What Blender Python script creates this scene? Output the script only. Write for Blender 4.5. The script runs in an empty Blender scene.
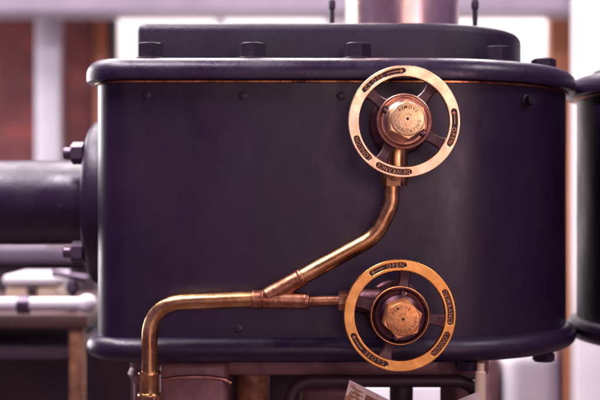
import bpy, bmesh, math, random
from mathutils import Vector, Matrix
random.seed(7)
C = bpy.context.scene.collection
PI = math.pi
ZC = 1.0            # height of the lens above the floor (m); geometry below is written in mm relative to it
D = 1120.0          # lens to the front of the cylinder casing (mm)

# ---------------------------------------------------------------- camera, world, lights
cam_d = bpy.data.cameras.new('camera'); cam = bpy.data.objects.new('camera', cam_d); C.objects.link(cam)
cam.location = (0, -D/1000, ZC); cam.rotation_euler = (PI/2, 0, 0)
cam_d.sensor_width = 36; cam_d.lens = 36*D/600
cam_d.clip_start = 0.05; cam_d.clip_end = 100
cam_d.dof.use_dof = True; cam_d.dof.focus_distance = 1.055
cam_d.dof.aperture_fstop = 4.5; cam_d.dof.aperture_blades = 0
bpy.context.scene.camera = cam
vs = bpy.context.scene.view_settings
vs.view_transform = 'Standard'; vs.look = 'None'; vs.exposure = 0; vs.gamma = 1; vs.use_curve_mapping = False

w = bpy.data.worlds.new('World'); bpy.context.scene.world = w; w.use_nodes = True
wn = w.node_tree.nodes; bg = wn['Background']
bg.inputs[0].default_value = (0.46, 0.27, 0.62, 1); bg.inputs[1].default_value = 0.36

def area(name, loc, target, sx, sy, power, col):
    l = bpy.data.lights.new(name, 'AREA'); l.shape = 'RECTANGLE'; l.size = sx; l.size_y = sy
    l.energy = power; l.color = col
    o = bpy.data.objects.new(name, l); C.objects.link(o); o.location = loc
    d = Vector(target) - Vector(loc); o.rotation_euler = d.to_track_quat('-Z', 'Y').to_euler()
    return o
area('front_softbox', (0.55, -3.2, 1.12), (0.25, 0, 1.0), 1.3, 1.9, 7.6, (1.0, 0.66, 0.66))  # added softbox behind the camera for the brass rims to reflect
area('upper_rim_softbox', (0.62, -3.1, 1.53), (0.2, 0, 1.05), 1.25, 0.66, 4.4, (1.0, 0.77, 0.64))  # second softbox, added to brighten the upper rim's reflection
area('tall_window_light', (1.68, -3.0, 1.28), (0.15, 0, 1.0), 0.30, 0.6, 15, (1.0, 0.62, 0.66))
area('overhead_lamp', (-0.7, -0.45, 2.6), (-0.02, -0.03, 1.0), 1.0, 0.2, 50, (1.0, 0.88, 0.98))
area('skylight', (-0.35, 1.15, 2.75), (0.0, 0.3, 1.1), 3.0, 1.1, 150, (1.0, 0.90, 0.91))
area('side_window_light', (-2.3, 1.9, 1.45), (0.0, 0.25, 1.0), 1.2, 1.6, 90, (1.0, 0.93, 0.96))
area('machine_fill_light', (1.25, -0.7, 2.3), (0.6, 0.7, 0.3), 0.5, 0.5, 14, (1.0, 0.92, 0.97))  # added fill, only brightens the front of the white machine housing
area('back_wall_fill_light', (0.3, 1.0, 3.4), (0.0, 2.5, 1.0), 3.0, 0.8, 9, (1.0, 0.87, 0.83))  # added fill that lifts the brick and the back wall

# ---------------------------------------------------------------- materials
def mat(name, col, rough=0.5, metal=0.0, col2=None, scale=40, bump=0.0, bscale=300, rough2=None, emit=None, estr=0, coat=0, detail=6, spec=0.5, stretch=None):
    m = bpy.data.materials.new(name); m.use_nodes = True
    n = m.node_tree.nodes; L = m.node_tree.links; b = n['Principled BSDF']
    b.inputs['Base Color'].default_value = (*col, 1); b.inputs['Roughness'].default_value = rough
    b.inputs['Metallic'].default_value = metal; b.inputs['Coat Weight'].default_value = coat
    b.inputs['Specular IOR Level'].default_value = spec
    tc = n.new('ShaderNodeTexCoord'); src = tc.outputs['Object']
    if stretch:
        mp = n.new('ShaderNodeMapping'); mp.inputs['Scale'].default_value = stretch
        L.new(src, mp.inputs[0]); src = mp.outputs[0]
    if col2 or rough2 is not None:
        t = n.new('ShaderNodeTexNoise'); t.inputs['Scale'].default_value = scale; t.inputs['Detail'].default_value = detail
        t.inputs['Roughness'].default_value = 0.65
        L.new(src, t.inputs['Vector'])
        r = n.new('ShaderNodeValToRGB'); r.color_ramp.elements[0].position = 0.38; r.color_ramp.elements[1].position = 0.66
        r.color_ramp.elements[0].color = (*col, 1); r.color_ramp.elements[1].color = (*(col2 or col), 1)
        L.new(t.outputs['Fac'], r.inputs[0]); L.new(r.outputs[0], b.inputs['Base Color'])
        if rough2 is not None:
            t2 = n.new('ShaderNodeTexNoise'); t2.inputs['Scale'].default_value = scale*2.3; t2.inputs['Detail'].default_value = detail
            L.new(src, t2.inputs['Vector'])
            mr = n.new('ShaderNodeMapRange'); mr.inputs[1].default_value = 0.3; mr.inputs[2].default_value = 0.7
            mr.inputs[3].default_value = rough; mr.inputs[4].default_value = rough2
            L.new(t2.outputs['Fac'], mr.inputs[0]); L.new(mr.outputs[0], b.inputs['Roughness'])
    if bump:
        t3 = n.new('ShaderNodeTexNoise'); t3.inputs['Scale'].default_value = bscale; t3.inputs['Detail'].default_value = 4
        L.new(src, t3.inputs['Vector'])
        bp = n.new('ShaderNodeBump'); bp.inputs['Strength'].default_value = bump; bp.inputs['Distance'].default_value = 0.001
        L.new(t3.outputs['Fac'], bp.inputs['Height']); L.new(bp.outputs[0], b.inputs['Normal'])
    if emit:
        b.inputs['Emission Color'].default_value = (*emit, 1); b.inputs['Emission Strength'].default_value = estr
    return m

M = {}
def paint_mat(name, c1, c2, r1, r2, bump, wear=0.72):
    """old enamel: broad cloudy tone, faint vertical runs, matt smears and sparse chips"""
    m = bpy.data.materials.new(name); m.use_nodes = True
    n = m.node_tree.nodes; L = m.node_tree.links; b = n['Principled BSDF']
    tc = n.new('ShaderNodeTexCoord'); src = tc.outputs['Object']
    def noise(scale, detail=5, stretch=None, rough=0.6):
        t = n.new('ShaderNodeTexNoise'); t.inputs['Scale'].default_value = scale; t.inputs['Detail'].default_value = detail; t.inputs['Roughness'].default_value = rough
        if stretch:
            mp = n.new('ShaderNodeMapping'); mp.inputs['Scale'].default_value = stretch; L.new(src, mp.inputs[0]); L.new(mp.outputs[0], t.inputs[0])
        else: L.new(src, t.inputs[0])
        return t.outputs['Fac']
    def ramp(fac, a, b_, c0, c1_):
        q = n.new('ShaderNodeValToRGB'); q.color_ramp.elements[0].position = a; q.color_ramp.elements[1].position = b_
        q.color_ramp.elements[0].color = (*c0, 1); q.color_ramp.elements[1].color = (*c1_, 1); L.new(fac, q.inputs[0]); return q.outputs[0]
    def mix(fac, A, B, mode='MIX'):
        x = n.new('ShaderNodeMix'); x.data_type = 'RGBA'; x.blend_type = mode
        if isinstance(fac, float): x.inputs[0].default_value = fac
        else: L.new(fac, x.inputs[0])
        L.new(A, x.inputs[6])
        if isinstance(B, tuple): x.inputs[7].default_value = (*B, 1)
        else: L.new(B, x.inputs[7])
        return x.outputs[2]
    col = ramp(noise(9, 6), .36, .66, c1, c2)
    runs = ramp(noise(26, 4, (1, 1, .10)), .50, .74, (1, 1, 1), (.62, .66, .72))
    col = mix(0.7, col, runs, 'MULTIPLY')
    chips = ramp(noise(150, 8, None, .72), wear, wear+.03, (0, 0, 0), (1, 1, 1))
    col = mix(chips, col, (0.060, 0.036, 0.046))
    L.new(col, b.inputs['Base Color'])
    rg = n.new('ShaderNodeMapRange'); rg.inputs[1].default_value = .36; rg.inputs[2].default_value = .66; rg.inputs[3].default_value = r1; rg.inputs[4].default_value = r2
    L.new(noise(14, 8, (1, 1, .5), .7), rg.inputs[0]); L.new(rg.outputs[0], b.inputs['Roughness'])
    bw = n.new('ShaderNodeBump'); bw.inputs['Strength'].default_value = .35; bw.inputs['Distance'].default_value = 0.004
    L.new(noise(11, 2), bw.inputs['Height'])
    bp = n.new('ShaderNodeBump'); bp.inputs['Strength'].default_value = bump; bp.inputs['Distance'].default_value = 0.001
    L.new(noise(230, 5), bp.inputs['Height']); L.new(bw.outputs[0], bp.inputs['Normal']); L.new(bp.outputs[0], b.inputs['Normal'])
    return m
M['paint'] = paint_mat('dark_enamel', (0.0098, 0.0029, 0.0185), (0.0165, 0.0040, 0.0225), 0.31, 0.50, 0.05, wear=0.67)
M['paint_flange'] = paint_mat('dark_flange_enamel', (0.0135, 0.0046, 0.023), (0.021, 0.0075, 0.031), 0.25, 0.52, 0.25, wear=0.635)
M['cast'] = paint_mat('dark_cast_iron', (0.0105, 0.0040, 0.0165), (0.018, 0.007, 0.025), 0.42, 0.62, 0.35, wear=0.66)
M['steel'] = mat('dark_steel', (0.10, 0.075, 0.11), 0.33, 0.8, (0.16, 0.12, 0.16), 60, 0.2, 300, 0.5)
M['copper'] = mat('copper_pipe', (0.42, 0.20, 0.075), 0.17, 1, (0.80, 0.50, 0.23), 30, 0.12, 140, 0.40, detail=9)
M['copper_dull'] = mat('dull_copper', (0.26, 0.105, 0.06), 0.28, 1, (0.56, 0.27, 0.15), 75, 0.25, 240, 0.48)
M['gasket'] = mat('copper_gasket', (0.035, 0.014, 0.014), 0.35, 1, (0.85, 0.34, 0.14), 26, 0.3, 200)
M['brass_rim_lit'] = mat('brass_paled_by_light', (0.80, 0.52, 0.31), 0.17, 1, (0.95, 0.73, 0.50), 48, 0.04, 400, 0.33, detail=9)  # brass paled so its colour holds the upper rim's white reflection
M['brass_gold'] = mat('golden_brass', (0.70, 0.33, 0.085), 0.20, 1, (0.90, 0.49, 0.145), 52, 0.05, 400, 0.36, detail=9)
M['brass_cap'] = mat('cap_brass', (0.90, 0.66, 0.38), 0.28, 1, (0.80, 0.52, 0.24), 110, 0.25, 500, 0.42)
M['bronze_cap'] = mat('cap_bronze', (0.66, 0.30, 0.11), 0.34, 1, (0.84, 0.42, 0.17), 160, 0.22, 600, 0.5)
M['hub_copper'] = mat('hub_copper', (0.40, 0.20, 0.15), 0.26, 1, (0.62, 0.35, 0.27), 60, 0.15, 300, 0.42)
M['hub_dark'] = mat('hub_dark_bronze', (0.055, 0.026, 0.036), 0.33, 1, (0.10, 0.045, 0.05), 60, 0.25, 300, 0.48)
M['spoke'] = mat('brown_spoke_enamel', (0.055, 0.018, 0.022), 0.38, 0, (0.085, 0.03, 0.03), 50, 0.3, 250)
M['inlay'] = mat('dark_slot', (0.020, 0.007, 0.010), 0.5, 0, (0.05, 0.018, 0.016), 120)
M['letters'] = mat('worn_brass_lettering', (0.34, 0.15, 0.07), 0.42, 1, (0.62, 0.33, 0.17), 260)
M['engrave'] = mat('engraved_dark', (0.10, 0.035, 0.015), 0.6, 0.3, (0.2, 0.08, 0.03), 400)
M['screw'] = mat('screw_steel', (0.20, 0.12, 0.12), 0.25, 1)
M['stack'] = mat('worn_copper_sheet', (0.74, 0.52, 0.44), 0.22, 1, (0.88, 0.74, 0.68), 14, 0.1, 100, 0.34, stretch=(1, 1, .25))
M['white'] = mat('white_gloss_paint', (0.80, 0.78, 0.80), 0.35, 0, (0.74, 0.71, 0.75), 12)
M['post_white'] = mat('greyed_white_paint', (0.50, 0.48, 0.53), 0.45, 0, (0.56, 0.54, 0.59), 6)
M['grey_lilac'] = mat('dull_lilac_paint', (0.13, 0.105, 0.14), 0.45, 0, (0.18, 0.145, 0.19), 12)
M['lilac'] = mat('pale_lilac_paint', (0.30, 0.255, 0.32), 0.5, 0, (0.36, 0.31, 0.38), 5)
M['brown'] = mat('brown_casting', (0.17, 0.085, 0.092), 0.42, 0.2, (0.27, 0.14, 0.14), 30, 0.5, 150, 0.6)
M['bench_brown'] = mat('dark_bench_timber', (0.055, 0.026, 0.026), 0.45, 0, (0.09, 0.04, 0.036), 10)
M['rust'] = mat('rusty_column', (0.17, 0.06, 0.035), 0.5, 0.3, (0.36, 0.17, 0.09), 70, 0.8, 200, 0.7)
M['orange'] = mat('orange_brown_timber', (0.42, 0.15, 0.06), 0.5, 0, (0.50, 0.20, 0.09), 6)
M['darkwood'] = mat('dark_brown_metal', (0.035, 0.018, 0.026), 0.5, 0, (0.06, 0.03, 0.035), 8)
M['floor'] = mat('workshop_floor', (0.09, 0.05, 0.06), 0.5, 0, (0.14, 0.08, 0.085), 5)
M['wallpaint'] = mat('maroon_wall', (0.03, 0.014, 0.020), 0.6, 0, (0.045, 0.02, 0.026), 4)
M['pane'] = mat('daylit_window_pane', (0.8, 0.8, 0.8), 0.2, 0, emit=(1.0, 0.88, 0.86), estr=1.2)
M['cream'] = mat('cream_enamel', (0.72, 0.56, 0.40), 0.4, 0, (0.66, 0.5, 0.36), 15)

def brick_mat():
    m = bpy.data.materials.new('red_brick'); m.use_nodes = True
    n = m.node_tree.nodes; L = m.node_tree.links; b = n['Principled BSDF']; b.inputs['Roughness'].default_value = 0.75
    tc = n.new('ShaderNodeTexCoord'); mp = n.new('ShaderNodeMapping'); mp.inputs['Rotation'].default_value = (PI/2, 0, 0)
    br = n.new('ShaderNodeTexBrick'); br.inputs['Scale'].default_value = 4.4; br.inputs['Mortar Size'].default_value = 0.025
    br.inputs['Color1'].default_value = (0.27, 0.056, 0.045, 1); br.inputs['Color2'].default_value = (0.17, 0.038, 0.04, 1)
    br.inputs['Mortar'].default_value = (0.17, 0.055, 0.05, 1)
    nz = n.new('ShaderNodeTexNoise'); nz.inputs['Scale'].default_value = 3.5; nz.inputs['Detail'].default_value = 3
    mx = n.new('ShaderNodeMix'); mx.data_type = 'RGBA'; mx.blend_type = 'MULTIPLY'; mx.inputs[0].default_value = 0.8
    rp = n.new('ShaderNodeValToRGB'); rp.color_ramp.elements[0].position = 0.35; rp.color_ramp.elements[1].position = 0.65
    rp.color_ramp.elements[0].color = (0.35, 0.3, 0.4, 1)
    L.new(tc.outputs['Object'], mp.inputs[0]); L.new(mp.outputs[0], br.inputs[0]); L.new(tc.outputs['Object'], nz.inputs[0])
    L.new(nz.outputs[0], rp.inputs[0]); L.new(br.outputs[0], mx.inputs[6]); L.new(rp.outputs[0], mx.inputs[7])
    L.new(mx.outputs[2], b.inputs['Base Color'])
    return m
M['brick'] = brick_mat()

def paper_mat():
    m = bpy.data.materials.new('printed_paper'); m.use_nodes = True
    n = m.node_tree.nodes; L = m.node_tree.links; b = n['Principled BSDF']; b.inputs['Roughness'].default_value = 0.6
    tc = n.new('ShaderNodeTexCoord'); nz = n.new('ShaderNodeTexNoise'); nz.inputs['Scale'].default_value = 90; nz.inputs['Detail'].default_value = 5
    rp = n.new('ShaderNodeValToRGB'); e = rp.color_ramp.elements
    e[0].position = 0.40; e[0].color = (0.48, 0.25, 0.12, 1); e[1].position = 0.47; e[1].color = (0.84, 0.72, 0.56, 1)
    L.new(tc.outputs['Object'], nz.inputs[0]); L.new(nz.outputs[0], rp.inputs[0]); L.new(rp.outputs[0], b.inputs['Base Color'])
    return m
M['paper'] = paper_mat()
M['print_ink'] = mat('brown_print', (0.20, 0.09, 0.05), 0.6, 0, (0.40, 0.2, 0.1), 300)
M['paper_plain'] = mat('plain_paper', (0.78, 0.68, 0.62), 0.6, 0, (0.72, 0.6, 0.52), 40)

# ---------------------------------------------------------------- helpers (all coordinates in mm, z relative to the lens)
ORG = {}
def thing(name, loc, label, cat, group=None):
    o = bpy.data.objects.new(name, None); C.objects.link(o)
    o.empty_display_size = 0.02
    o.location = (loc[0]/1000, loc[1]/1000, loc[2]/1000 + ZC); ORG[o] = Vector(loc)
    tag(o, label, cat, group); return o
def tag(o, label=None, cat=None, group=None, kind=None):
    if label: o['label'] = label
    if cat: o['category'] = cat
    if group: o['group'] = group
    if kind: o['kind'] = kind
    return o
def build(name, bm, m, parent=None, smooth=30, loc=None, label=None, flat_y=False):
    org = ORG[parent] if parent is not None else Vector(loc or (0, 0, 0))
    for v in bm.verts: v.co = (v.co - org)/1000
    bmesh.ops.recalc_face_normals(bm, faces=bm.faces)
    me = bpy.data.meshes.new(name); bm.to_mesh(me); bm.free()
    me.materials.append(M[m] if isinstance(m, str) else m)
    flat = [p.index for p in me.polygons if len(p.vertices) > 8 or (flat_y and abs(p.normal.y) > .999)]
    if smooth:
        me.polygons.foreach_set('use_smooth', [True]*len(me.polygons)); me.set_sharp_from_angle(angle=math.radians(smooth)); [setattr(me.polygons[i], 'use_smooth', False) for i in flat]
    o = bpy.data.objects.new(name, me); C.objects.link(o); ORG[o] = org
    if parent is not None: o.parent = parent
    else: o.location = (org.x/1000, org.y/1000, org.z/1000 + ZC)
    if label: o['label'] = label
    return o
def P(px, py, y):                       # point of the photograph's sight line at depth y
    s = (D + y)/D
    return Vector(((px - 300)*s, y, (200 - py)*s))
def bevel(bm, wdt, seg=2, ang=0.5, edges=None):
    es = edges or [e for e in bm.edges if len(e.link_faces) == 2 and e.calc_face_angle(0) > ang]
    if es: bmesh.ops.bevel(bm, geom=es, offset=wdt, segments=seg, profile=0.5, affect='EDGES', clamp_overlap=True)
def box(bm, x0, x1, y0, y1, z0, z1, bev=0, seg=2):
    b = bmesh.new()
    bmesh.ops.create_cube(b, size=1, matrix=Matrix.Translation(((x0+x1)/2, (y0+y1)/2, (z0+z1)/2)) @ Matrix.Diagonal((x1-x0, y1-y0, z1-z0, 1)))
    if bev: bevel(b, bev, seg)
    merge(bm, b)
def merge(bm, b):
    me = bpy.data.meshes.new('tmp'); b.to_mesh(me); b.free(); bm.from_mesh(me); bpy.data.meshes.remove(me)
def loft(bm, rings, cap0=True, cap1=True, closed=True):
    vs = [[bm.verts.new(p) for p in r] for r in rings]
    n = len(vs[0])
    for a, b in zip(vs, vs[1:]):
        for i in range(n if closed else n-1):
            j = (i+1) % n
            bm.faces.new((a[i], a[j], b[j], b[i]))
    if cap0: bm.faces.new(list(reversed(vs[0])))
    if cap1: bm.faces.new(vs[-1])
def frame_of(axis):
    a = Vector(axis).normalized(); u = a.orthogonal().normalized()
    if abs(a.y) > 0.99: u = Vector((1, 0, 0))
    return a, u, a.cross(u)
def lathe(bm, origin, axis, prof, n=64, rot=0.0):      # prof: (radius, height along the axis)
    a, u, v = frame_of(axis); o = Vector(origin)
    loft(bm, [[o + a*h + (u*math.cos(t) + v*math.sin(t))*max(r, .01) for t in (rot + 2*PI*i/n for i in range(n))] for r, h in prof])
def annulus(bm, origin, axis, prof, n=72):            # like lathe, but the profile closes on itself: a real ring
    a, u, v = frame_of(axis); o = Vector(origin)
    loft(bm, [[o + a*h + (u*math.cos(t) + v*math.sin(t))*r for t in (2*PI*i/n for i in range(n))] for r, h in prof + prof[:1]], False, False)
    bmesh.ops.remove_doubles(bm, verts=bm.verts, dist=0.0005)
def hexa(bm, origin, axis, r, h, rot=0.0, cham=0.14, both=False):
    rr = r*(1-cham*.9)
    b = bmesh.new()
    lathe(b, origin, axis, [(r, 0), (r, h)], 6, rot)
    bevel(b, r*0.11, 3, 0.9)
    merge(bm, b)
    lathe(bm, Vector(origin)+Vector(axis).normalized()*h, axis, [(r*.84, -.2), (r*.83, r*.06), (r*.79, r*.10)], 40)
def smooth_path(pts, n=10):
    P_ = [Vector(p) for p in pts]; P_ = [2*P_[0]-P_[1]] + P_ + [2*P_[-1]-P_[-2]]
    out = []
    for i in range(1, len(P_)-2):
        a, b, c, d = P_[i-1:i+3]
        for k in range(n):
            t = k/n
            out.append(0.5*((2*b) + (c-a)*t + (2*a-5*b+4*c-d)*t*t + (3*b-a-3*c+d)*t**3))
    out.append(P_[-2]); return out
def bend(pts, r, n=10):                  # polyline with circular-ish fillets
    pts = [Vector(p) for p in pts]; out = [pts[0]]
    for i in range(1, len(pts)-1):
        a, b, c = pts[i-1:i+2]; rad = r[i-1] if isinstance(r, (list, tuple)) else r
        d0, d1 = (a-b).normalized(), (c-b).normalized()
        ang = d0.angle(d1); t = min(rad/math.tan(ang/2), (a-b).length*.49, (c-b).length*.49)
        p0, p1 = b+d0*t, b+d1*t
        for k in range(n+1):
            s = k/n; out.append(p0*(1-s)**2 + b*2*s*(1-s) + p1*s*s)
    out.append(pts[-1]); return out
def tube(bm, path, r, n=32, cap=True):
    path = [Vector(p) for p in path]; rings = []; u = None
    for i, p in enumerate(path):
        t = (path[min(i+1, len(path)-1)] - path[max(i-1, 0)]).normalized()
        u = (t.orthogonal() if u is None else u - t*u.dot(t)).normalized(); v = t.cross(u)
        rr = r[i] if isinstance(r, (list, tuple)) else r
        rings.append([p + (u*math.cos(2*PI*k/n) + v*math.sin(2*PI*k/n))*rr for k in range(n)])
    loft(bm, rings, cap, cap)
def outline(xl, cx, yf, r, rl, off=0.0, mir=None, n=40):
    pts = []
    for i in range(n+1):
        t = -PI/2 + PI*i/n; pts.append((cx + (r+off)*math.cos(t), yf + r + (r+off)*math.sin(t)))
    for cyc, t0 in ((yf+2*r-rl, PI/2), (yf+rl, PI)):
        for i in range(13):
            t = t0 + PI/2*i/12; pts.append((xl+rl + (rl+off)*math.cos(t), cyc + (rl+off)*math.sin(t)))
    # extra points along the straight front and back so that shading stays even
    if mir is not None: pts = [(2*mir - x, y) for x, y in pts]
    return pts
def shell(bm, prm, prof, mir=None):
    loft(bm, [[(x, y, z) for x, y in outline(*prm, off=o, mir=mir)] for o, z in prof])

GLY = {}
def glyph(ch, extr=0.05):
    if ch in GLY: return GLY[ch]
    c = bpy.data.curves.new('g', 'FONT'); c.body = ch; c.size = 1; c.align_x = 'CENTER'; c.extrude = extr; c.offset = 0.012; c.resolution_u = 3
    o = bpy.data.objects.new('g', c); C.objects.link(o)
    dg = bpy.context.evaluated_depsgraph_get(); dg.update()
    me = bpy.data.meshes.new_from_object(o.evaluated_get(dg))
    xs = [v.co.x for v in me.vertices]; wd = max(xs) - min(xs) if xs else .3
    bpy.data.objects.remove(o); bpy.data.curves.remove(c)
    GLY[ch] = (me, wd); return GLY[ch]
def arc_text(bm, txt, ctr, R, a0, a1, size, y, inward=False, squeeze=1.0, depth=6):
    """letters spread over the arc a0..a1 (degrees); tops outward and clockwise, or tops inward and counter-clockwise"""
    ws = [glyph(ch)[1] + 0.14 for ch in txt]; tot = sum(ws); acc = 0
    for ch, wd in zip(txt, ws):
        f = (acc + wd/2)/tot; acc += wd
        th = math.radians(a0 + (a1-a0)*f)
        me = glyph(ch)[0]
        rot = th - PI/2 if not inward else th + PI/2
        base = R - size*.35 if not inward else R + size*.35
        ox, oz = base*math.cos(th), base*math.sin(th)
        mark = len(bm.verts); bm.from_mesh(me); bm.verts.ensure_lookup_table()
        for v in bm.verts[mark:]:
            x, yy, z = v.co.x*size*squeeze, v.co.y*size, v.co.z*depth
            v.co = Vector((ctr[0] + ox + x*math.cos(rot) - yy*math.sin(rot), y - z, ctr[1] + oz + x*math.sin(rot) + yy*math.cos(rot)))

# ---------------------------------------------------------------- the setting
FL = -1000.0
bm = bmesh.new(); box(bm, -6000, 6000, -5000, 6000, FL-60, FL); tag(build('floor', bm, 'floor', smooth=0), kind='structure')
YB = 2500.0
sB = (D+YB)/D
def bx(px): return (px-300)*sB
def bz(py): return (200-py)*sB
# red brick wall on the left with an upright at its edge
def slab(name, px0, px1, py0, py1, y, thick, m, label, cat, group=None, bev=4, floor=False):
    a = P(px0, py1, y); b = P(px1, py0, y); bm = bmesh.new()
    z0 = FL if floor else a.z
    box(bm, a.x, b.x, y, y+thick, z0, b.z, bev)
    o = build(name, bm, m, loc=((a.x+b.x)/2, y+thick/2, z0)); return tag(o, label, cat, group)
slab('brick_wall', -420, 107, -60, 999, YB, 200, 'brick', 'red brick wall far behind the left pipe', 'wall', floor=True, bev=0)
slab('low_wall', 107.5, 1200, 300, 999, YB+60, 160, 'wallpaint', 'dark maroon low wall under the bright back windows', 'wall', floor=True, bev=0)
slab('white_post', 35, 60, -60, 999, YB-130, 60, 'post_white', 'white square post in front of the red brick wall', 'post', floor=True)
slab('timber_post', 94, 107, 12, 999, YB-70, 60, 'orange', 'orange brown timber upright at the edge of the red brick wall', 'post', floor=True)
slab('dark_post', 108, 116, 12, 999, YB-60, 60, 'darkwood', 'thin dark upright beside the left edge of the bright window', 'post', floor=True)
slab('timber_post', 550, 580, 8, 999, YB-100, 60, 'orange', 'orange brown timber upright in the gap between both engine blocks', 'post', floor=True)
slab('white_pillar', 576, 650, -60, 999, YB-420, 50, 'white', 'broad white pillar above and behind the neighbouring block on the right', 'pillar', floor=True)
slab('ceiling_beam', -420, 900, -70, 11, YB-330, 160, 'lilac', 'pale lilac beam running across the top of the bright windows', 'beam')
# tall windows full of daylight behind the block
def window(px0, px1, py0, py1, bars, label):
    c = P((px0+px1)/2, py1, YB+80); t = thing('window', c, label, 'window', 'daylit windows in the back wall')
    a, b = P(px0, py1, YB+80), P(px1, py0, YB+80)
    bm = bmesh.new(); box(bm, a.x, b.x, YB+100, YB+106, a.z, b.z); build('pane', bm, 'pane', t, smooth=0)
    bm = bmesh.new(); f = 45
    box(bm, a.x, a.x+f, YB+50, YB+99, a.z, b.z, 3); box(bm, b.x-f, b.x, YB+50, YB+99, a.z, b.z, 3)
    box(bm, a.x+f, b.x-f, YB+50, YB+99, a.z, a.z+f, 3); box(bm, a.x+f, b.x-f, YB+50, YB+99, b.z-f, b.z, 3)
    for k in range(bars):
        x = a.x + (b.x-a.x)*(k+1)/(bars+1); box(bm, x-14, x+14, YB+60, YB+98, a.z+f, b.z-f, 3)
    build('frame', bm, 'white', t)
window(104, 338, -60, 300, 1, 'bright daylit window behind the left half of the block')
window(338, 562, -60, 300, 1, 'bright daylit window behind the vertical copper stack')
window(566, 1000, -60, 300, 2, 'bright daylit window behind the white pillar')

# white blurred machine housing low down on the right
t = thing('white_machine', P(532, 480, 700), 'pale white rounded machine housing below the right end of the block', 'machine')
bm = bmesh.new(); a, b = P(506, 640, 620), P(562, 350, 620); box(bm, a.x, b.x, 620, 900, FL, b.z, 26, 5); build('housing', bm, 'white', t)
bm = bmesh.new(); a, b = P(488, 640, 600), P(506, 358, 600); box(bm, a.x, b.x, 640, 900, FL, b.z, 18, 4); build('side_cover', bm, 'brown', t)
bm = bmesh.new(); a, b = P(562, 640, 600), P(570, 345, 600); box(bm, a.x, b.x, 640, 760, FL, b.z, 4); build('upright', bm, 'brown', t)
# white panel added as the bright background under the block, between the feet
slab('bright_background_panel', 345, 450, 384, 640, 1300, 300, 'white', 'white cabinet added as the bright background in the openings under the block', 'panel', floor=True, bev=12)

# handrail and bench on the left, beyond the pipe
t = thing('white_handrail', P(40, 305, 420), 'white round handrail with a ball end on the left below the pipe', 'handrail')
bm = bmesh.new(); a, b = P(-260, 305, 420), P(88, 304, 420); tube(bm, [a, b], 9.6); build('rail', bm, 'white', t)
for px in (24, -60):
    a = P(px, 305, 420); bm = bmesh.new(); lathe(bm, (a.x-9, 420, a.z), (1, 0, 0), [(10, 0), (12.5, 1), (12.5, 17), (10, 18)], 32); build('collar', bm, 'steel', t)
bm = bmesh.new(); bmesh.ops.create_uvsphere(bm, u_segments=32, v_segments=18, radius=13.5, matrix=Matrix.Translation(P(87, 304, 420))); build('ball_end', bm, 'white', t, smooth=60)
bm = bmesh.new(); a = P(-180, 311, 420); box(bm, a.x-9, a.x+9, 411, 429, FL, a.z, 2); build('upright', bm, 'white', t)
t = thing('brown_bench', P(40, 500, 520), 'dark brown bench frame under the white handrail', 'bench')
a, b = P(-260, 327, 520), P(90, 313, 520)
bm = bmesh.new(); box(bm, a.x, b.x, 500, 900, a.z, b.z, 3); build('top', bm, 'bench_brown', t)
for px in (78, -150):
    bm = bmesh.new(); a = P(px, 327, 520); box(bm, a.x-10, a.x+10, 505, 530, FL, a.z, 3); build('leg', bm, 'rust', t)
bm = bmesh.new(); a, b = P(-260, 359, 560), P(72, 345, 560); box(bm, a.x, b.x, 556, 900, a.z, b.z, 5); build('lower_shelf', bm, 'grey_lilac', t)
bm = bmesh.new(); a, b = P(-260, 420, 900), P(133, 313, 900); box(bm, a.x, b.x, 901, 910, FL, b.z, 0); build('back_panel', bm, 'darkwood', t, smooth=0)
t = thing('white_box', P(31, 303, 640), 'small white lidded box behind the white handrail', 'box')
a, b = P(6, 303, 640), P(57, 286, 640); bm = bmesh.new(); box(bm, a.x, b.x, 640, 760, a.z, b.z, 6, 4); build('case', bm, 'cream', t)
a, b = P(3, 286, 640), P(60, 275, 640); bm = bmesh.new(); box(bm, a.x, b.x, 634, 766, a.z+.6, b.z, 7, 4); build('lid', bm, 'white', t)
a = P(32, 289, 636); bm = bmesh.new(); box(bm, a.x-7, a.x+7, 630, 640, a.z-9, a.z+5, 2); build('latch', bm, 'darkwood', t)
t = thing('steam_cock', P(90, 292, 520), 'small dark cock and lever beside the ball end of the white handrail', 'cock')
a = P(70, 312, 520); bm = bmesh.new(); lathe(bm, (a.x, 540, a.z), (0, 0, 1), [(9, 0), (9, 6), (5, 9), (5, 24), (10, 28), (12, 36), (10, 44), (5, 48), (5, 60)], 28); build('cock_body', bm, 'steel', t)
bm = bmesh.new(); tube(bm, [(a.x-30, 536, a.z+56), (a.x, 536, a.z+52), (a.x+22, 536, a.z+47)], [5, 4, 6], 16); build('lever', bm, 'steel', t)
t = thing('machine_bed', P(30, 500, 1000), 'dark machine bed beyond the pipe with a pale top rail', 'machine')
a, b = P(-260, 263, 1000), P(92, 247, 1000)
bm = bmesh.new(); box(bm, a.x, b.x, 990, 1300, a.z, b.z, 6); build('top_rail', bm, 'grey_lilac', t)
bm = bmesh.new(); b2 = P(96, 263.5, 1010); box(bm, a.x, b2.x, 1010, 1300, FL, a.z-1, 2); build('body', bm, 'darkwood', t)
bm = bmesh.new(); a, b = P(44, 247, 1020), P(78, 238, 1020); box(bm, a.x, b.x, 1020, 1080, a.z+1, b.z, 6); build('bracket', bm, 'cream', t)

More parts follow.
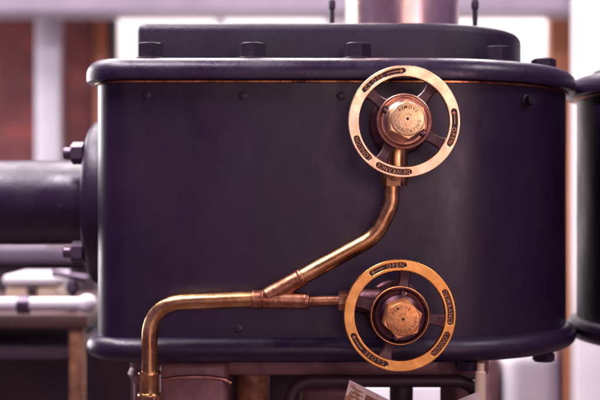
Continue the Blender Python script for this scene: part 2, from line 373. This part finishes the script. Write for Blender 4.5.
# ---------------------------------------------------------------- engine cylinder block
XL, CX, R, RL = -208.0, 124.0, 180.0, 35.0
BODY = (XL, CX, 0.0, R, RL)
COVER = (-172.0, CX, 50.0, 130.0, 12.0)
def arc_prof(c, r, a0, a1, n=8):
    return [(c[0] + r*math.cos(math.radians(a0+(a1-a0)*i/n)), c[1] + r*math.sin(math.radians(a0+(a1-a0)*i/n))) for i in range(n+1)]
def front_point(x, z, off=0.0):         # point and outward normal on the casing front
    if x <= CX: return Vector((x, -off, z)), Vector((0, -1, 0))
    s = (x-CX)/R; c = -math.sqrt(max(0, 1-s*s)); nrm = Vector((s, c, 0))
    return Vector((CX, R, z)) + nrm*(R+off), nrm
def block(mir, label, detail=True):
    mx = (lambda x: x) if mir is None else (lambda x: 2*mir - x)
    t = thing('engine_block', (mx(50), R, -170), label, 'engine block', 'engine cylinder blocks')
    bm = bmesh.new(); shell(bm, BODY, [(0, -150), (0, 130)], mir); build('casing', bm, 'paint', t)
    prof = [(-60, 119.5), (9, 119.5), (11, 120.3), (11.6, 122), (11.6, 127)] + arc_prof((-3.4, 127.5), 15, 8, 84, 9) + [(-8, 143), (-60, 143)]
    bm = bmesh.new(); shell(bm, BODY, prof, mir); build('upper_flange', bm, 'paint_flange', t)
    bm = bmesh.new(); shell(bm, BODY, [(-20, 117.2), (2.4, 117.2), (3, 117.6), (3, 119.2), (-20, 119.2)], mir); build('gasket', bm, 'gasket', t)
    prof = [(-60, -163)] + arc_prof((-1, -150), 12.5, -86, 86, 14) + [(-60, -137)]
    bm = bmesh.new(); shell(bm, BODY, prof, mir); build('lower_flange', bm, 'paint_flange', t)
    prof = [(0, 143.2), (0, 183)] + arc_prof((-4, 182.5), 4, 10, 90, 5) + [(-30, 186.5)]
    bm = bmesh.new(); shell(bm, COVER, [(0, 143.2), (0, 177), (-.5, 179.8), (-1.9, 182.5), (-4, 184.7), (-6.8, 186), (-10, 186.4), (-11.5, 186.4)], mir); build('top_cover', bm, 'cast', t)
    # hexagon nuts round the cover
    spots = [(-153, 24), (-48.5, 24), (58.5, 24)]
    for deg in (-58, -12, 34, 78): spots.append((CX + 155*math.cos(math.radians(deg)), R + 155*math.sin(math.radians(deg))))
    for x, y in spots:
        bm = bmesh.new(); b2 = bmesh.new()
        lathe(b2, (mx(x), y, 143.1), (0, 0, 1), [(15.5, 0), (15.5, 1.6), (15, 2)], 32)
        merge(bm, b2); hexa(bm, (mx(x), y, 145), (0, 0, 1), 14.2, 13.5, rot=random.uniform(-.12, .12)+PI/6*0)
        n = build('nut', bm, 'cast', t)
    for px, py, big in ((146, 95, 0), (243, 95.5, 0), (341, 96, 0), (523, 102, 1), (238, 329, 0)):
        x = (px-300)*1.0; z = (200-py)*1.0
        if x > CX: x *= 1.05; z *= 1.05
        p, nrm = front_point(x, z)
        p.x = mx(p.x); nrm.x *= 1 if mir is None else -1
        bm = bmesh.new()
        lathe(bm, p - nrm*1, nrm, [(4.4, 0), (4.4, 1.15), (3.6, 1.5), (2, 1.6)] if not big else [(6.5, 0), (6.5, 2), (5, 2.6), (5, 8), (4.2, 9)], 28)
        build('rivet' if not big else 'plug', bm, 'paint' if not big else 'cast', t)
    # studs and an oil nipple standing on the cover
    if detail:
        for px in (332, 475):
            q = P(px, 10, 150); bm = bmesh.new()
            lathe(bm, (mx(q.x), 150, 186.3), (0, 0, 1), [(4.2, 0), (4.2, 6), (3, 7), (3, 30), (4.2, 31), (4.2, 38), (3, 41)], 20); build('cover_stud', bm, 'cast', t)
        q = P(283, 18, 120); bm = bmesh.new()
        lathe(bm, (q.x, 120, 186.3), (0, 0, 1), [(12, 0), (12, 2), (9, 5), (5, 7.5), (1, 8.5)], 32); build('oil_cup', bm, 'cast', t)
        # feet and bolted ribs under the block are in the pedestal
    if detail:
        for deg in (-75, -38, 0):
            x, y = CX + 172*math.cos(math.radians(deg)), R + 172*math.sin(math.radians(deg))
            bm = bmesh.new(); hexa(bm, (x, y, -162.9), (0, 0, -1), 12, 8, rot=.2); build('flange_nut', bm, 'cast', t)
    return t
blk = block(None, 'large dark purple black engine block carrying both brass handwheels')
blk2 = block((2*CX + 382)/2.0, 'neighbouring dark engine block cut off by the right edge', detail=False)

# vertical copper stack standing on the cover
t = thing('exhaust_stack', (118, 180, 186.5), 'thick worn copper pipe standing upright on top of the block', 'pipe')
bm = bmesh.new(); lathe(bm, (118, 180, 188), (0, 0, 1), [(66, 0), (66, 620)], 96); build('pipe', bm, 'stack', t)
bm = bmesh.new(); annulus(bm, (118, 180, 186.6), (0, 0, 1), [(74, 0), (74, 3), (72, 5), (66.3, 5.5), (66.3, 0.2)], 96); build('base_ring', bm, 'copper_dull', t)

# side pipe with its bolted flange
t = thing('side_pipe', (-400, 180, -3), 'thick dark pipe with a bolted flange joining the block from the left', 'pipe')
bm = bmesh.new(); lathe(bm, (-238, 180, -3), (-1, 0, 0), [(49, 0), (49, 900)], 96); build('pipe', bm, 'paint_flange', t)
bm = bmesh.new(); lathe(bm, (-208.2, 180, -3), (-1, 0, 0), [(90, 0), (94, 2), (95.5, 6), (95.5, 22), (93, 27), (88, 30.5), (60, 32), (49.2, 33)], 96); fl = build('flange', bm, 'paint_flange', t)
for k in range(6):
    a = math.radians(44 + (0, 44, 92, 180, 224, 272)[k]) if False else math.radians((44, 136, 90+0, 224, 316, 270)[k])
    if k in (2, 5): continue
    y, z = 180 - 79*math.cos(a), -3 + 79*math.sin(a)
    bm = bmesh.new(); hexa(bm, (-240.2, y, z), (-1, 0, 0), 12.5, 12, rot=.3); nb = build('bolt', bm, 'steel', t)
    bm = bmesh.new(); lathe(bm, (-252, y, z), (-1, 0, 0), [(6.5, 0), (6.5, 9), (5.5, 10.5)], 24); build('stud', bm, 'steel', nb)

# ---------------------------------------------------------------- pedestal under the block
t = thing('engine_pedestal', (40, 150, FL), 'brown cast pedestal and columns carrying the engine block', 'pedestal')
bm = bmesh.new(); box(bm, -150, 196, 40, 300, -182, -163.2, 4); build('bed_plate', bm, 'brown', t)
# left stepped bracket
bm = bmesh.new()
lathe(bm, (-168, 90, -163.2), (0, 0, -1), [(20, 0), (20, 8), (16, 12), (15, 17), (18, 24), (16, 28), (12, 34), (12, 60)], 40); build('foot', bm, 'brown', t)
# rounded pipe box with a polished lip
a, b = P(160, 377, 20), P(228, 364, 20)
bm = bmesh.new(); box(bm, a.x, b.x, 10, 120, -260, -164, 7, 3); build('bracket', bm, 'brown', t)
bm = bmesh.new(); tube(bm, smooth_path([P(163, 380, 8), P(180, 377.5, 6), P(205, 377, 6), P(222, 379, 6), P(231, 383, 8)], 6), 2.1, 16); build('lip', bm, 'hub_copper', t)
bm = bmesh.new(); lathe(bm, (-50, 72, -163.3), (0, 0, -1), [(24, 0), (24, 6), (19, 10), (18, 16), (17.5, 60), (20, 100), (20, 830)], 48); build('column', bm, 'rust', t)
# arched rail with a rounded opening
pts = [P(290, 470, 30), P(290, 381, 30), P(478, 381, 30), P(478, 470, 30)]
bm = bmesh.new(); tube(bm, bend(pts, 26), 6.5, 24); build('arched_rail', bm, 'darkwood', t)
a, b = P(300, 386, 70), P(352, 470, 70)
bm = bmesh.new(); box(bm, a.x, b.x, 60, 90, b.z, P(300, 384, 70).z, 10, 4); build('web', bm, 'brown', t)
bm = bmesh.new(); a = P(402, 378, 70); lathe(bm, (a.x, 78, -182), (0, 0, -1), [(14, 0), (14, 4), (12.5, 6), (12.5, 780)], 32); build('column', bm, 'darkwood', t)
bm = bmesh.new(); a = P(455, 378, 90); lathe(bm, (a.x, 90, -182), (0, 0, -1), [(17, 0), (17, 4), (16, 6), (16, 780)], 32); build('column', bm, 'brown', t)
bm = bmesh.new(); box(bm, 95, 190, 60, 160, -190, -182.1, 3); build('rib', bm, 'darkwood', t)
bm = bmesh.new(); box(bm, -205, 55, 240, 256, FL+61, -183, 3); build('back_plate', bm, 'darkwood', t)
bm = bmesh.new(); box(bm, -210, 260, 60, 320, FL+0.5, FL+60, 6); build('plinth', bm, 'brown', t)
bm = bmesh.new(); box(bm, 30, 250, -70, 80, -262, -254, 2); build('ledge', bm, 'darkwood', t)
bm = bmesh.new(); a = P(482, 366, -4); lathe(bm, (a.x, 6, -164), (0, 0, -1), [(4, 0), (4, 8), (5.6, 9), (5.6, 90)], 28); tag(build('drain_rod', bm, 'cream', loc=(a.x, 6, -254)), 'cream drain rod hanging under the block beside the leaflet', 'rod')

# ---------------------------------------------------------------- copper drain pipe
YP = -24.0
def q(px, py): return P(px, py, YP)
t = thing('copper_drain_pipe', q(280, 300), 'branched copper pipe joining both handwheel valves and dropping at the left', 'pipe')
path = bend([q(149.5, 384), q(149.5, 303.5), q(256, 299)], 36, 14)
bm = bmesh.new(); tube(bm, path, 8.0, 36); build('lower_pipe', bm, 'copper', t)
path = bend([q(290, 283.5), q(376, 236.5), q(391.5, 205), q(392, 181)], [44, 26], 12)
bm = bmesh.new(); tube(bm, path, 7.8, 36); build('diagonal_pipe', bm, 'copper', t)
bm = bmesh.new(); tube(bm, [q(300, 301.2), q(341, 300.4)], 5.1, 32); build('branch_pipe', bm, 'copper_dull', t)
def dirv(a, b): return (b - a).normalized()
# Y fitting
bm = bmesh.new()
a, b = q(251.5, 299.2), q(309, 301)
L_ = (b-a).length
lathe(bm, a, dirv(a, b), [(8.1, 0), (9.0, 0.3), (9.3, 1), (9.3, 10), (8.5, 11), (8.2, L_-5), (8.4, L_-4), (7.8, L_-.6), (7.2, L_), (5.2, L_+.1)], 44)
a2, b2 = q(262, 299.2), q(303.3, 276.6); L2 = (b2-a2).length
lathe(bm, a2, dirv(a2, b2), [(7.0, 0), (8.5, 6), (8.5, L2-4), (8.9, L2-3.5), (8.9, L2-.6), (8.4, L2), (7.3, L2+.1)], 44)
yf = build('y_fitting', bm, 'copper_dull', t)
md = yf.modifiers.new('brazed', 'REMESH'); md.mode = 'VOXEL'; md.voxel_size = 0.00035; md.use_smooth_shade = True
md = yf.modifiers.new('soften', 'SMOOTH'); md.iterations = 7; md.factor = 0.5
bm = bmesh.new(); lathe(bm, q(338, 300.5), (1, 0, 0), [(6, 0), (9.4, .4), (9.8, 1.2), (9.8, 10.5), (9.2, 11.5), (6, 12)], 6, rot=PI/6); bevel(bm, .5, 2, .8); build('union_nut', bm, 'copper_dull', t)
a = q(149.5, 371.5)
bm = bmesh.new(); lathe(bm, a, (0, 0, -1), [(8, 0), (11.2, .4), (11.4, 1.4), (11.4, 2.6), (9.6, 3.4), (9.4, 4), (9.4, 20.5), (11.2, 21.4), (11.8, 22.5), (11.8, 30), (9, 31)], 40); build('ferrule', bm, 'copper', t)
bm = bmesh.new(); hexa(bm, a + Vector((0, 0, -23)), (0, 0, -1), 13.5, 18, rot=.2); build('lower_nut', bm, 'copper_dull', t)
bm = bmesh.new(); box(bm, a.x-16, a.x+16, -40, 20, -250, -206, 4); build('wall_clip', bm, 'brown', t)
bm = bmesh.new(); hexa(bm, q(394, 186), (0, 0, 1), 13.5, 9, rot=.15); build('union_nut', bm, 'copper', t)

# ---------------------------------------------------------------- handwheel valves
def wheel(cpx, cpy, rot, hexrot, tr, mats, label):
    YW = -60.0                                   # front face of the rim
    ctr = P(cpx, cpy, YW); cx, cz = ctr.x, ctr.z
    def wp(r, deg, y): a = math.radians(deg); return Vector((cx + r*math.cos(a), y, cz + r*math.sin(a)))
    t = thing('handwheel_valve', (cx, 0, cz), label, 'valve', 'brass handwheel valves on the block')
    # rim: flat brass ring with slots cut through, rounded arrises
    Ro, Ri = 53.2, 42.8; Rm = (Ro+Ri)/2; hw = 2.75; bv = 0.8
    slots = [(145, 88), (15, -30), (279, 236), (229.5, 196)]
    slots = [(a+rot, b+rot) for a, b in slots]
    cu = bpy.data.curves.new('rim', 'CURVE'); cu.dimensions = '2D'; cu.fill_mode = 'BOTH'; cu.extrude = 3.2; cu.bevel_depth = bv; cu.bevel_resolution = 3
    def spl(pts):
        s = cu.splines.new('POLY'); s.points.add(len(pts)-1); s.use_cyclic_u = True
        for p_, c_ in zip(s.points, pts): p_.co = (c_[0], c_[1], 0, 1)
    spl([((Ro-bv)*math.cos(2*PI*i/160), (Ro-bv)*math.sin(2*PI*i/160)) for i in range(160)])
    spl([((Ri+bv)*math.cos(2*PI*i/160), (Ri+bv)*math.sin(2*PI*i/160)) for i in range(160)])
    def slot_pts(a, b, h):
        a, b = max(a, b), min(a, b); da = math.degrees(h/Rm); n = 24; pts = []
        A0, A1 = math.radians(a-da), math.radians(b+da)
        for i in range(n+1):
            th = A0 + (A1-A0)*i/n; pts.append(((Rm+h)*math.cos(th), (Rm+h)*math.sin(th)))
        c_ = (Rm*math.cos(A1), Rm*math.sin(A1))
        for i in range(1, 10):
            th = A1 - PI*i/10; pts.append((c_[0]+h*math.cos(th), c_[1]+h*math.sin(th)))
        for i in range(n+1):
            th = A1 + (A0-A1)*i/n; pts.append(((Rm-h)*math.cos(th), (Rm-h)*math.sin(th)))
        c_ = (Rm*math.cos(A0), Rm*math.sin(A0))
        for i in range(1, 10):
            th = A0 + PI - PI*i/10; pts.append((c_[0]+h*math.cos(th), c_[1]+h*math.sin(th)))
        return pts
    for a, b in slots: spl(slot_pts(a, b, hw+.4))
    o = bpy.data.objects.new('tmp', cu); C.objects.link(o); dg = bpy.context.evaluated_depsgraph_get(); dg.update()
    me = bpy.data.meshes.new_from_object(o.evaluated_get(dg)); bpy.data.objects.remove(o)
    bm = bmesh.new(); bm.from_mesh(me)
    for v in bm.verts: v.co = Vector((cx + v.co.x, YW + 4.0 - v.co.z, cz + v.co.y))
    bmesh.ops.remove_doubles(bm, verts=bm.verts, dist=0.001)
    rim = build('rim', bm, mats['rim'], t, smooth=35, flat_y=True)
    for a, b in slots:                            # dark floor of each slot
        bm = bmesh.new()
        pts = slot_pts(a, b, hw+1.0)
        loft(bm, [[(cx+x, YW+1.3, cz+z) for x, z in pts], [(cx+x, YW+2.4, cz+z) for x, z in pts]])
        build('slot_floor', bm, 'inlay', rim)
    yl = YW + 1.3
    for word, a0, a1, sz, sq in (('CLOSE', 141, 114, 5.3, 1), ('OPEN', -6, -27, 5.3, 1), ('DEWRANCE', 277, 238, 5.4, .95), ('LONDON', 227.5, 198, 5.4, .95)):
        bm = bmesh.new(); arc_text(bm, word, (cx, cz), Rm, a0+rot, a1+rot, sz, yl, squeeze=sq); build('lettering', bm, 'letters', rim, smooth=0)
    def arrow(a_tail, a_head):
        s = 1 if a_head > a_tail else -1
        n = 10; rr = []
        for i in range(n+1):
            th = a_tail + (a_head - s*3 - a_tail)*i/n
            rr.append((th, .45))
        rr += [(a_head - s*3.2, 2.1), (a_head - s*1.6, 1.2), (a_head, .05)]
        top = [[wp(Rm+h, th+rot, yl-.5) for th, h in rr] + [wp(Rm-h, th+rot, yl-.5) for th, h in reversed(rr)]]
        bot = [[wp(Rm+h, th+rot, yl+.2) for th, h in rr] + [wp(Rm-h, th+rot, yl+.2) for th, h in reversed(rr)]]
        bm = bmesh.new(); loft(bm, top+bot); build('arrow', bm, 'letters', rim, smooth=0)
    arrow(110, 91); arrow(-3, 12)
    # spokes
    for d in (50, 140, 240, 330):
        bm = bmesh.new(); dd = d + rot
        rings = []
        for i in range(9):
            f = i/8; r = 22 + (Ri + 2.5 - 22)*f; h = 7.2 - 2.2*math.sin(PI*f); dep = 2.6*math.sin(PI*f)
            a = math.radians(dd); ux, uz = math.cos(a), math.sin(a); tx, tz = -uz, ux
            ring = []
            for (e, yy) in ((-h, 1.4), (-h+1.2, 0), (h-1.2, 0), (h, 1.4), (h, 5.0), (-h, 5.0)):
                ring.append((cx + ux*r + tx*e, YW + 2.2 + yy + dep, cz + uz*r + tz*e))
            rings.append(ring)
        loft(bm, rings); build('spoke', bm, 'spoke', t, smooth=40)
    # hub plate, screws, cap
    H = mats['hubr']
    bm = bmesh.new()
    lathe(bm, (cx, YW+10, cz), (0, -1, 0), [(H-1, 0), (H, 1), (H, 9), (H-.7, 10.4), (H-2.2, 10.9), (H-3.4, 10.3), (H-4.2, 9.2), (H-9, 8.8), (H-10, 9.4), (H-10.6, 10.5), (H-12, 11), (8, 11)], 72)
    hub = build('hub', bm, mats['hub'], t)
    bm = bmesh.new()
    annulus(bm, (cx, YW-.1, cz), (0, -1, 0), [(H-.05, -1.0), (H+.35, -.9), (H+.4, -.2), (H, .75), (H-.5, 1.05), (H-1.0, .95), (H-1.2, -.2)], 96); build('hub_edge', bm, mats['edge'], hub)
    for d in (148, -32):
        p = wp(20.6, d + rot, YW+1.0); bm = bmesh.new()
        lathe(bm, p, (0, -1, 0), [(3.6, 0), (3.6, 2.2), (3.0, 3.2), (1.5, 3.6)], 24)
        s = build('screw', bm, 'screw', t)
        bm = bmesh.new(); a = math.radians(d*1.7+rot)
        ux, uz = math.cos(a), math.sin(a)
        b2 = bmesh.new(); bmesh.ops.create_cube(b2, size=1, matrix=Matrix.Translation((p.x, YW-2.75, p.z)) @ Matrix.Rotation(-a, 4, 'Y') @ Matrix.Diagonal((5.6, .3, 1.0, 1)))
        merge(bm, b2); build('screw_slot', bm, 'inlay', s, smooth=0)
    bm = bmesh.new(); lathe(bm, (cx, YW-.9, cz), (0, -1, 0), [(19.5, -2), (19.5, .8), (18, 2.2), (15, 4)], 64); build('collar', bm, mats['hub'], t)
    yc = YW - 4.0; hgt = 27.0; rh = 18.2
    bm = bmesh.new(); hr = math.radians(hexrot)
    b2 = bmesh.new(); lathe(b2, (cx, yc, cz), (0, -1, 0), [(rh, 0), (rh, hgt)], 6, rot=-hr); bevel(b2, .7, 2, .8); merge(bm, b2)
    lathe(bm, (cx, yc-hgt+.4, cz), (0, -1, 0), [(rh*.86, 0), (rh*.855, 1.2), (rh*.82, 2.0), (rh*.8, 2.1), (1.4, 2.1), (1.3, 1.2)], 64)
    cap = build('cap_nut', bm, mats['cap'], t, smooth=35)
    bm = bmesh.new(); yt = yc - hgt - 1.68; kw = dict(depth=1.2)
    arc_text(bm, 'REMOVE', (cx, cz), 11.0, 148+tr, 42+tr, 4.3, yt, **kw)
    arc_text(bm, 'LUBRICATING', (cx, cz), 11.2, 195+tr, 365+tr, 3.9, yt, inward=True, **kw)
    arc_text(bm, 'FOR', (cx, cz), 4.6, 120+tr, 50+tr, 2.6, yt, **kw)
    build('cap_lettering', bm, 'engrave', cap, smooth=0)
    bm = bmesh.new(); lathe(bm, (cx, yt+.7, cz), (0, -1, 0), [(1.25, -.3), (1.25, .25)], 20); build('centre_mark', bm, 'inlay', cap)
    # stem, gland and valve body behind the wheel
    bm = bmesh.new(); lathe(bm, (cx, 0.3, cz), (0, -1, 0), [(30, -1), (30, 5), (28, 7), (20, 8), (18, 12), (18, 34), (16, 36), (14, 37), (12, 51)], 64); build('bonnet', bm, mats['body'], t)
    return t, cx, cz
up = dict(rim='brass_rim_lit', hub='hub_copper', hubr=26.0, edge='hub_copper', cap='brass_cap', body='hub_dark')
lo = dict(rim='brass_gold', hub='hub_dark', hubr=27.8, edge='bronze_cap', cap='bronze_cap', body='hub_dark')
t1, x1, z1 = wheel(404.3, 121.3, 0, 26, -8, up, 'upper handwheel valve with brass rim paled by reflected light and cream cap nut')
t2, x2, z2 = wheel(400, 315.7, 112, 44, 10, lo, 'lower handwheel valve with golden brass rim and dark hub')
bm = bmesh.new(); a = q(395.5, 121); lathe(bm, (a.x, YP, z1), (0, 0, -1), [(12, 0), (12, 44), (14, 46), (14.2, 52), (11, 58), (11, 60)], 40); build('outlet', bm, 'copper', t1)
bm = bmesh.new(); a = q(349.5, 301); lathe(bm, (a.x, YP, a.z), (1, 0, 0), [(9, 0), (11, 1), (11, 6), (13, 12), (14, 40)], 40); build('outlet', bm, 'hub_dark', t2)

# ---------------------------------------------------------------- leaflet standing under the lower wheel
t = thing('paper_leaflet', P(418, 432, -20), 'open printed paper leaflet standing under the lower handwheel', 'leaflet')
def page(name, a, b, c, d, m):
    bm = bmesh.new(); n = Vector((0, 1, 0)); rings = []
    pts = []
    for k in range(9):
        f = k/8; bow = math.sin(PI*f)*1.2
        pts.append((a.lerp(b, f) + Vector((0, bow, 0)), d.lerp(c, f) + Vector((0, bow, 0))))
    rings = [[p0, p1, p1 + Vector((0, .6, 0)), p0 + Vector((0, .6, 0))] for p0, p1 in pts]
    loft(bm, rings); return build(name, bm, m, t, smooth=40)
a, b, c, d = P(349.5, 380.5, -46), P(420, 416, -14), P(416, 452, -14), P(336, 432, -46)
pg = page('page', a, b, c, d, 'paper')
def edge_strip(a, b, dz, name, m, par):
    bm = bmesh.new(); p = (a, b, b+Vector((0, 0, dz)), a+Vector((0, 0, dz)))
    loft(bm, [[v+Vector((0, -.5, 0)) for v in p], [v+Vector((0, -.1, 0)) for v in p]]); return build(name, bm, m, par, smooth=0)
a2, b2, c2, d2 = P(420.6, 416, -14), P(479, 391.5, -40), P(487, 440, -40), P(417, 452, -14)
page('page', a2, b2, c2, d2, 'paper_plain')
ux, dn = (b-a), (d-a)                    # printed blocks and rules on the page
def printed(u0, u1, v0, v1, m):
    def at(u, v): return a + ux*u + dn*v + Vector((0, math.sin(PI*u)*1.2 - .25, 0))
    bm = bmesh.new(); pp = [at(u0, v0), at(u1, v0), at(u1, v1), at(u0, v1)]
    loft(bm, [pp, [p_ + Vector((0, .2, 0)) for p_ in pp]]); build('printed_block', bm, m, pg, smooth=0)
for k in range(4): printed(.05, .20 + .02*(k % 2), .09 + .075*k, .11 + .075*k, 'print_ink')
printed(.25, .46, .10, .62, 'print_ink'); printed(.28, .43, .14, .56, 'orange')
printed(.5, .9, .06, .10, 'print_ink')
edge_strip(a + Vector((0, -.2, .6)), a.lerp(b, .55) + Vector((0, -.6, .6)), -1.6, 'lit_edge', 'paper_plain', pg)  # pale strip standing in for light along the page's top edge
